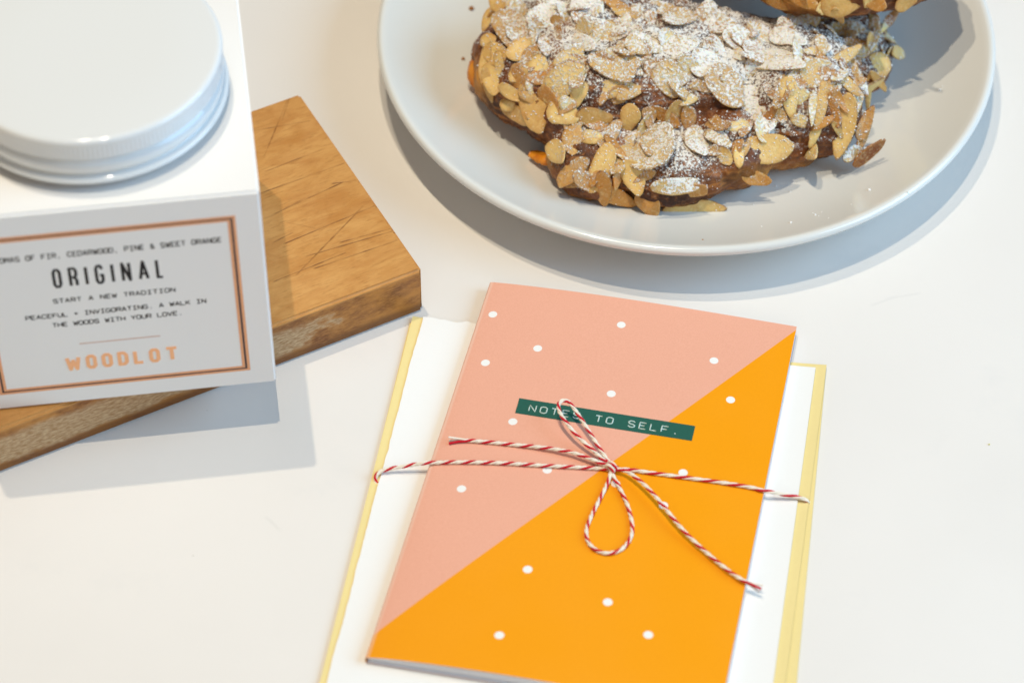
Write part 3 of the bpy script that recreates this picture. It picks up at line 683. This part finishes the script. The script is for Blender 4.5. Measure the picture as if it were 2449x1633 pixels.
# ------------------------------------------------------------------ envelope and paper under the booklet
def ext(a, b, k): return a + (b - a) * k
eTL, eTR = at(945, 733, .4), at(1898, 843, .4); eBL, eBR = ext(eTL, at(734, 1568, .4), 1.30), ext(eTR, at(1804, 1568, .4), 1.30)
def sheet(name, Q, z0, th, mat, parent, nu=60, nv=80, curl=None, edge=None, origin=None):
    """thin paper with real thickness; curl(s, t) lifts it, edge(s, t) shifts the outline"""
    s, t = np.meshgrid(np.linspace(0, 1, nu), np.linspace(0, 1, nv), indexing='ij')
    if edge is not None: s, t = edge(s, t)
    P = bilerp([np.asarray(q) for q in Q], s, t); P[..., 2] = z0 + (curl(s, t) if curl is not None else 0)
    top = P.reshape(-1, 3) + [0, 0, th]; bot = P.reshape(-1, 3)
    F = grid_faces(nu, nv); n = nu * nv; FB = [tuple(i + n for i in f[::-1]) for f in F]
    ring = [(i, 0) for i in range(nu)] + [(nu - 1, j) for j in range(1, nv)] + [(i, nv - 1) for i in range(nu - 2, -1, -1)] + [(0, j) for j in range(nv - 2, 0, -1)]
    idx = [i * nv + j for i, j in ring]; FS = [(idx[k], idx[(k + 1) % len(idx)], idx[(k + 1) % len(idx)] + n, idx[k] + n) for k in range(len(idx))]
    F = [f[::-1] for f in F] 
    o = build(name, np.vstack([top, bot]), F + [f[::-1] for f in FB] + FS, mat, parent, origin=origin, smooth=False)
    return o
env = empty('envelope', eTL * [1, 1, 0], 'pale yellow kraft envelope lying under the white paper sheet, only its edges showing', 'envelope')
ecurl = lambda s, t: 0.9 * np.clip((s - .86) / .14, 0, 1) ** 2 + 0.35 * np.clip((.05 - s) / .05, 0, 1)
sheet('back_panel', [eTL + [-.5, -1.6, 0], eTR, eBR + [4.2, 0, 0], eBL + [0.8, 0, 0]], .08, .16, M_KRAFT, env, curl=lambda s, t: .5 * ecurl(s, t))
sheet('front_panel', [eTL + [.4, .8, 0], eTR, eBR, eBL], .42, .18, M_KRAFT, env, curl=ecurl)
wTL, wTR = at(971, 729, .9), at(1873, 847, 1.2); wBL, wBR = ext(wTL, at(750, 1568, .9), 1.27), ext(wTR, at(1776, 1568, 1.2), 1.27)
def wedge(s, t):
    s, t = s.copy(), t.copy()
    nx = np.array([[.55 * noise.noise(Vector((b * 13, 1.3, 0))) + .22 * noise.noise(Vector((b * 61, 4.3, 0))) + .12 * noise.noise(Vector((b * 190, 7.3, 0))) for b in r_] for r_ in t])
    ny = np.array([[.6 * noise.noise(Vector((a * 30, 8.1, 0))) + .3 * noise.noise(Vector((a * 100, 2.1, 0))) for a in r_] for r_ in s])
    s2 = s + (1 - s) ** 8 * nx * .006; t2 = t + (1 - t) ** 8 * np.clip(1.2 - s * 1.5, 0, 1) * ny * .012
    return s2, t2
wp = sheet('paper_sheet', [wTL, wTR, wBR, wBL], .82, .32, M_WHITEPAPER, None, nu=90, nv=220, curl=lambda s, t: .85 * ecurl(s, t) * (s > .5), edge=wedge, origin=wTL * [1, 1, 0])
tag(wp, 'white rag paper sheet with a torn left edge between envelope and booklet', 'paper')

# ------------------------------------------------------------------ booklet
ZB0 = 1.35
Q = [at(1128, 648, ZB0 + 2.6), at(1830, 751, ZB0 + 2.4), at(1654, 1638, ZB0 + 2.6), at(842, 1508, ZB0 + 2.9)]
QF = [q * [1, 1, 0] for q in Q]
def zcov(s, t):
    s = np.asarray(s, float); t = np.asarray(t, float)
    hump = (np.clip(s, 0, 1) ** .75) * (np.clip(1 - s, 0, 1) ** 1.05); hump = hump / .4806
    return ZB0 + 2.6 + (2.0 + 1.9 * t ** 1.5) * hump + .25 * np.sin(2.4 * t + 4 * s) * hump
bk = empty('booklet', QF[0] + [0, 0, ZB0], 'pink and orange notebook with white dots and a green title strip', 'notebook')
NU, NV = 90, 60
s, t = np.meshgrid(np.linspace(0, 1, NU), np.linspace(0, 1, NV), indexing='ij')
def surf(s, t, z): 
    P = bilerp(QF, s, t); P[..., 2] = z; return P
def solid(name, zt, zb, mat, par, s0=0.0, s1=1.0, t0=0.0, t1=1.0, uvmm=False, smooth=True, mats=None):
    S, T = np.meshgrid(np.linspace(s0, s1, NU), np.linspace(t0, t1, NV), indexing='ij')
    top = surf(S, T, zt(S, T)).reshape(-1, 3); bot = surf(S, T, zb(S, T)).reshape(-1, 3); n = NU * NV
    F = [f for f in grid_faces(NU, NV)]
    ring = [(i, 0) for i in range(NU)] + [(NU - 1, j) for j in range(1, NV)] + [(i, NV - 1) for i in range(NU - 2, -1, -1)] + [(0, j) for j in range(NV - 2, 0, -1)]
    idx = [i * NV + j for i, j in ring]; m_ = len(idx); E0 = 2 * n
    FS = [(E0 + k, E0 + m_ + k, E0 + m_ + (k + 1) % m_, E0 + (k + 1) % m_) for k in range(m_)]
    allF = [f[::-1] for f in F] + [tuple(i + n for i in f) for f in F] + FS
    st_ = np.stack([S, T], -1).reshape(-1, 2); uv = np.concatenate([st_, st_, st_[idx], st_[idx]]) if uvmm else None
    midx = [0] * len(F) + [1] * (len(F) + len(FS)) if mats else None
    o = build(name, np.vstack([top, bot, top[idx], bot[idx]]), allF, mat, par, uv=uv, smooth=False, mats=mats, midx=midx)
    if smooth:
        o.data.polygons.foreach_set('use_smooth', [True] * len(F) * 2 + [False] * len(FS))
    return o
def inv_uv(u, v, h=0.0):
    z = 5.0 + h; st = np.array([.5, .5])
    for _ in range(8):
        P = at(u, v, z)[:2]
        for _ in range(6):
            b0 = bilerp(QF, st[0], st[1])[:2]; e = P - b0
            J = np.stack([(bilerp(QF, st[0] + 1e-4, st[1])[:2] - b0) / 1e-4, (bilerp(QF, st[0], st[1] + 1e-4)[:2] - b0) / 1e-4], 1)
            st = st + np.linalg.solve(J, e)
        z = float(zcov(st[0], st[1])) + h
    return st
BWD, BHT = np.linalg.norm(QF[1] - QF[0]), np.linalg.norm(QF[3] - QF[0])
DOTS = [(1132, 722), (1427, 746), (1235, 800), (1115, 833), (1640, 828), (1404, 904), (1678, 918), (1178, 968), (1257, 1079), (1569, 1085), (1060, 1122), (1524, 1160), (1414, 1110), (1212, 1307), (1396, 1382), (1147, 1458), (1489, 1457), (1330, 950)]
m = NT('printed_cover'); uvn = m.n('ShaderNodeTexCoord').outputs['UV']
sp = m.n('ShaderNodeSeparateXYZ'); m.l(uvn, sp.inputs[0]); uu, vv = sp.outputs[0], sp.outputs[1]
a0, a1 = inv_uv(1828, 758), inv_uv(852, 1462)
dmin = None; cmb = m.n('ShaderNodeCombineXYZ'); m.l(m.math('MULTIPLY', uu, float(BWD)), cmb.inputs[0]); m.l(m.math('MULTIPLY', vv, float(BHT)), cmb.inputs[1])
for (du_, dv_) in DOTS:
    q = inv_uv(du_, dv_)
    vd = m.n('ShaderNodeVectorMath', operation='DISTANCE'); m.l(cmb.outputs[0], vd.inputs[0]); vd.inputs[1].default_value = (q[0] * BWD, q[1] * BHT, 0)
    dmin = vd.outputs['Value'] if dmin is None else m.math('MINIMUM', dmin, vd.outputs['Value'])
d_ = a1 - a0; nn = np.array([-d_[1], d_[0]]); nn = nn / (np.linalg.norm(nn)); 
if nn @ (np.array([0, 0]) - a0) < 0: nn = -nn
lin = m.math('MULTIPLY_ADD', uu, float(nn[0]), m.math('MULTIPLY_ADD', vv, float(nn[1]), float(-(a0 @ nn))))
p = m.pos(); g = m.noise(p, 2500.0, 2); g2 = m.noise(p, 30.0, 2)
pink = m.mix(g, srgb(235, 175, 149), srgb(219, 156, 130)); orange = m.mix(g, srgb(242, 157, 0), srgb(233, 147, 0))
c = m.mix(m.step(lin, -.0006, .0006), orange, pink)
c = m.mix(m.step(dmin, 1.30, 1.42, 1, 0), c, (0.82, 0.81, 0.77, 1))
c = m.mix(m.step(uu, .003, .011, .35, 0), c, (0.8, 0.62, 0.5, 1))
m.bump(m.noise(p, 1600.0, 3), 0.12, 0.0001)
M_COVER = m.fin(c, m.step(g2, .3, .7, .36, .45), 0.3)
cov = solid('front_cover', lambda S, T: zcov(S, T), lambda S, T: zcov(S, T) - .28 * np.ones_like(S), M_COVER, bk, uvmm=True, mats=[M_COVER, M_PAGES])
zp_top = lambda S, T: ZB0 + 2.2 + (1.2 + .5 * T) * (np.clip(S, 0, 1) ** .9) * (np.clip(1 - S, 0, 1)) / .25 * .5 
zp_mid = lambda S, T: ZB0 + 1.75 + (.7 + .5 * T) * np.sin(np.pi * S)
pg = solid('pages', lambda S, T: zp_mid(S, T), lambda S, T: ZB0 + .36 + 0 * S, M_PAGES, bk, .004, .992, .004, .994)
solid('loose_leaf', lambda S, T: zcov(S, T) - .55 - .25 * np.sin(np.pi * S), lambda S, T: zcov(S, T) - .75 - .25 * np.sin(np.pi * S), M_PAGES, bk, .004, .994, .004, .995)
solid('loose_leaf', lambda S, T: .45 * zcov(S, T) + .55 * zp_mid(S, T) + .1, lambda S, T: .45 * zcov(S, T) + .55 * zp_mid(S, T) - .1, M_PAGES, bk, .003, .990, .004, .993)
solid('back_cover', lambda S, T: ZB0 + .30 + 0 * S, lambda S, T: ZB0 + .04 + 0 * S, M_COVER, bk, mats=[M_PAGES, M_COVER])
# folded spine
S_ = np.linspace(0, 1, 80); P0 = surf(np.zeros(80), S_, 0 * S_); V = []
for ph in np.linspace(0, np.pi, 9):
    zt, zb = zcov(np.zeros(80), S_) - .02, np.full(80, ZB0 + .06); R_ = (zt - zb) / 2
    q = P0.copy(); q[:, 2] = (zt + zb) / 2 + R_ * np.cos(ph)
    dirx = (QF[0] - QF[1]) / np.linalg.norm(QF[0] - QF[1]); q = q + dirx * (np.sin(ph) * .55 - 0.02); V.append(q)
V = np.stack(V, 0).reshape(-1, 3)
build('spine', V, grid_faces(9, 80), M_COVER, bk, uv=np.tile(np.stack([np.zeros(80) + .001, S_], -1), (9, 1)))
# title strip with embossed capitals
def on_cover(u, v, h):
    st = inv_uv(u, v, h); z = float(zcov(*st)) + h; P = bilerp(QF, st[0], st[1]); P[2] = z; return P
SQ = [np.array(a, float) for a in ((1193, 914), (1597, 978), (1589, 1012), (1183, 948))]
def strip_pt(x, y, h):                      # x, y in 0..1 along / down the strip
    a = (SQ[0] * (1 - x) + SQ[1] * x) * (1 - y) + (SQ[3] * (1 - x) + SQ[2] * x) * y
    return on_cover(a[0], a[1], h)
nx_, ny_ = 40, 5
top = np.array([strip_pt(i / (nx_ - 1), j / (ny_ - 1), .10) for i in range(nx_) for j in range(ny_)])
low = top - [0, 0, .09]; n = nx_ * ny_; F = grid_faces(nx_, ny_)
ring = [i * ny_ for i in range(nx_)] + [(nx_ - 1) * ny_ + j for j in range(1, ny_)] + [i * ny_ + ny_ - 1 for i in range(nx_ - 2, -1, -1)] + [j for j in range(ny_ - 2, 0, -1)]
FS = [(ring[k], ring[k] + n, ring[(k + 1) % len(ring)] + n, ring[(k + 1) % len(ring)]) for k in range(len(ring))]
strip = build('title_strip', np.vstack([top, low]), [f[::-1] for f in F] + FS, M_GREEN, bk, smooth=False)
mb = MB()
for i, ch in enumerate('NOTES TO SELF.'):
    if ch == ' ': continue
    cx = .0880 + .0624 * i; wd = .036; hh = .40
    for k, st_ in enumerate(GL[ch]):
        Pp = []
        for a, b in st_: Pp.append((cx + (a - .5) * wd, .53 - (b - .5) * hh))
        # subdivide and follow the cover
        pts = []
        for (x0, y0), (x1, y1) in zip(Pp[:-1], Pp[1:]): pts += [strip_pt(x0 + (x1 - x0) * f, y0 + (y1 - y0) * f, .11) for f in (0, .5)]
        pts.append(strip_pt(Pp[-1][0], Pp[-1][1], .11)); P = np.array(pts)
        V, F = tube(P, .19, 8); V[:, 2] = np.repeat(P[:, 2], 8) + (V[:, 2] - np.repeat(P[:, 2], 8)) * .55
        mb.add(V, F)
build('title_text', mb.verts(), mb.F, M_EMB, strip)

# ------------------------------------------------------------------ baker's twine
TW = 0.575                                   # cord radius
kp = on_cover(1404, 1076, 1.2)
tw = empty('twine', kp, 'red and white striped twine tied in a bow around the notebook', 'twine')
tphase = [0.0]
def cord(name, pts, parent=tw, pitch=6.0, fray0=0.0, fray1=0.0, r=TW, smooth_step=.3):
    P, s_ = spline(pts, smooth_step); T, N, B = frames(P); mb = MB(); r_ = np.random.default_rng(len(P))
    th = tphase[0] - 2 * np.pi * s_ / pitch; L = s_[-1]; tphase[0] = th[-1]
    for k in range(3):
        a = th + k * np.pi * 2 / 3
        off = np.full(len(P), r * .50)
        if fray0: off = off + .9 * np.clip((fray0 - s_) / fray0, 0, 1) ** 1.3 * r_.uniform(.6, 1.2)
        if fray1: off = off + .9 * np.clip((s_ - L + fray1) / fray1, 0, 1) ** 1.3 * r_.uniform(.6, 1.2)
        if fray0: a = np.where(s_ < fray0, np.interp(fray0, s_, a), a)
        if fray1: a = np.where(s_ > L - fray1, np.interp(L - fray1, s_, a), a)
        Q_ = P + off[:, None] * (np.cos(a)[:, None] * N + np.sin(a)[:, None] * B)
        rr = np.full(len(P), r * (.66 if k == 0 else .57)); 
        V, F = tube(Q_, rr, 8); mb.add(V, F, 1 if k == 0 else 0)
    # stray fibres
    for _ in range(int(L * 2.6)):
        i = r_.integers(1, len(P) - 1); d = r_.normal(0, 1, 3); d /= np.linalg.norm(d); q0 = P[i] + d * r * .8
        d2 = d * r_.uniform(.2, .7) + T[i] * r_.uniform(-.9, .9)
        V, F = tube(np.array([q0, q0 + d2 * .5, q0 + d2 + r_.normal(0, .1, 3)]), .022, 3); mb.add(V, F, 1 if r_.random() < .2 else 0)
    return build(name, mb.verts(), mb.F, None, parent, mats=[M_WHITEYARN, M_REDYARN], midx=mb.M)
C = lambda u, v, h=TW + .1: on_cover(u, v, h)
# band round the stack
cord('band', [at(866, 1112, .3), at(862, 1100, 1.1), at(866, 1089, 2.0), at(880, 1080, 2.5), at(925, 1071, 3.6), at(975, 1063, 5.0), C(1003, 1062), C(1060, 1061), C(1150, 1063), C(1250, 1069), C(1330, 1073), C(1385, 1076), C(1404, 1078, .9)])
cord('band', [C(1404, 1078, .9), C(1440, 1078), C(1500, 1086), C(1580, 1097), C(1660, 1108), C(1725, 1119), at(1757, 1127, 4.6), at(1800, 1135, 3.6), at(1838, 1143, 2.7), at(1853, 1149, 1.9), at(1856, 1154, .6)], pitch=8.2)
# bow
cord('bow_loop', [C(1400, 1068, 1.6), C(1362, 1034, 2.6), C(1325, 1000, 4.0), C(1299, 968, 5.2), C(1285, 945, 5.6), C(1283, 929, 5.6), C(1291, 920, 5.5), C(1303, 921, 5.3), C(1317, 936, 4.8), C(1340, 970, 3.6), C(1368, 1015, 2.4), C(1392, 1052, 1.8), C(1405, 1070, 1.6)])
cord('bow_loop', [C(1404, 1080, 1.5), C(1396, 1108, 1.1), C(1378, 1145), C(1358, 1185), C(1347, 1217), C(1351, 1244), C(1370, 1263), C(1397, 1270), C(1427, 1261), C(1447, 1237), C(1452, 1208), C(1443, 1165), C(1428, 1130, .9), C(1412, 1100, 1.2), C(1403, 1080, 1.6)], pitch=5.6)
# loose ends
cord('loose_end', [C(1031, 1012), C(1060, 1011), C(1110, 1014), C(1180, 1021), C(1250, 1028, 1.2), C(1310, 1038, 1.9), C(1360, 1055, 2.0), C(1400, 1071, 1.6)], fray0=5.0)
cord('loose_end', [C(1405, 1074, 1.6), C(1440, 1083, 2.4), C(1480, 1113, 3.0), C(1520, 1157, 3.0), C(1560, 1207, 2.5), C(1600, 1248, 1.8), C(1650, 1292, 1.3), C(1690, 1322, 1.4), at(1722, 1340, 5.0), at(1748, 1352, 4.2)], fray1=4.5)
# knot: two tight turns round the crossing
kd = (C(1425, 1050) - C(1385, 1095)); kd[2] = 0; kd /= np.linalg.norm(kd); ku = np.array([0, 0, 1.0]); kx = np.cross(kd, ku)
pts = []
for a in np.linspace(-.6, 2 * np.pi * 1.95, 32):
    pts.append(kp + np.array([0, 0, .75]) + kx * 1.45 * math.cos(a) + ku * 1.15 * math.sin(a) + kd * (a - 5.5) * .20)
cord('knot', pts, pitch=9, smooth_step=.25)
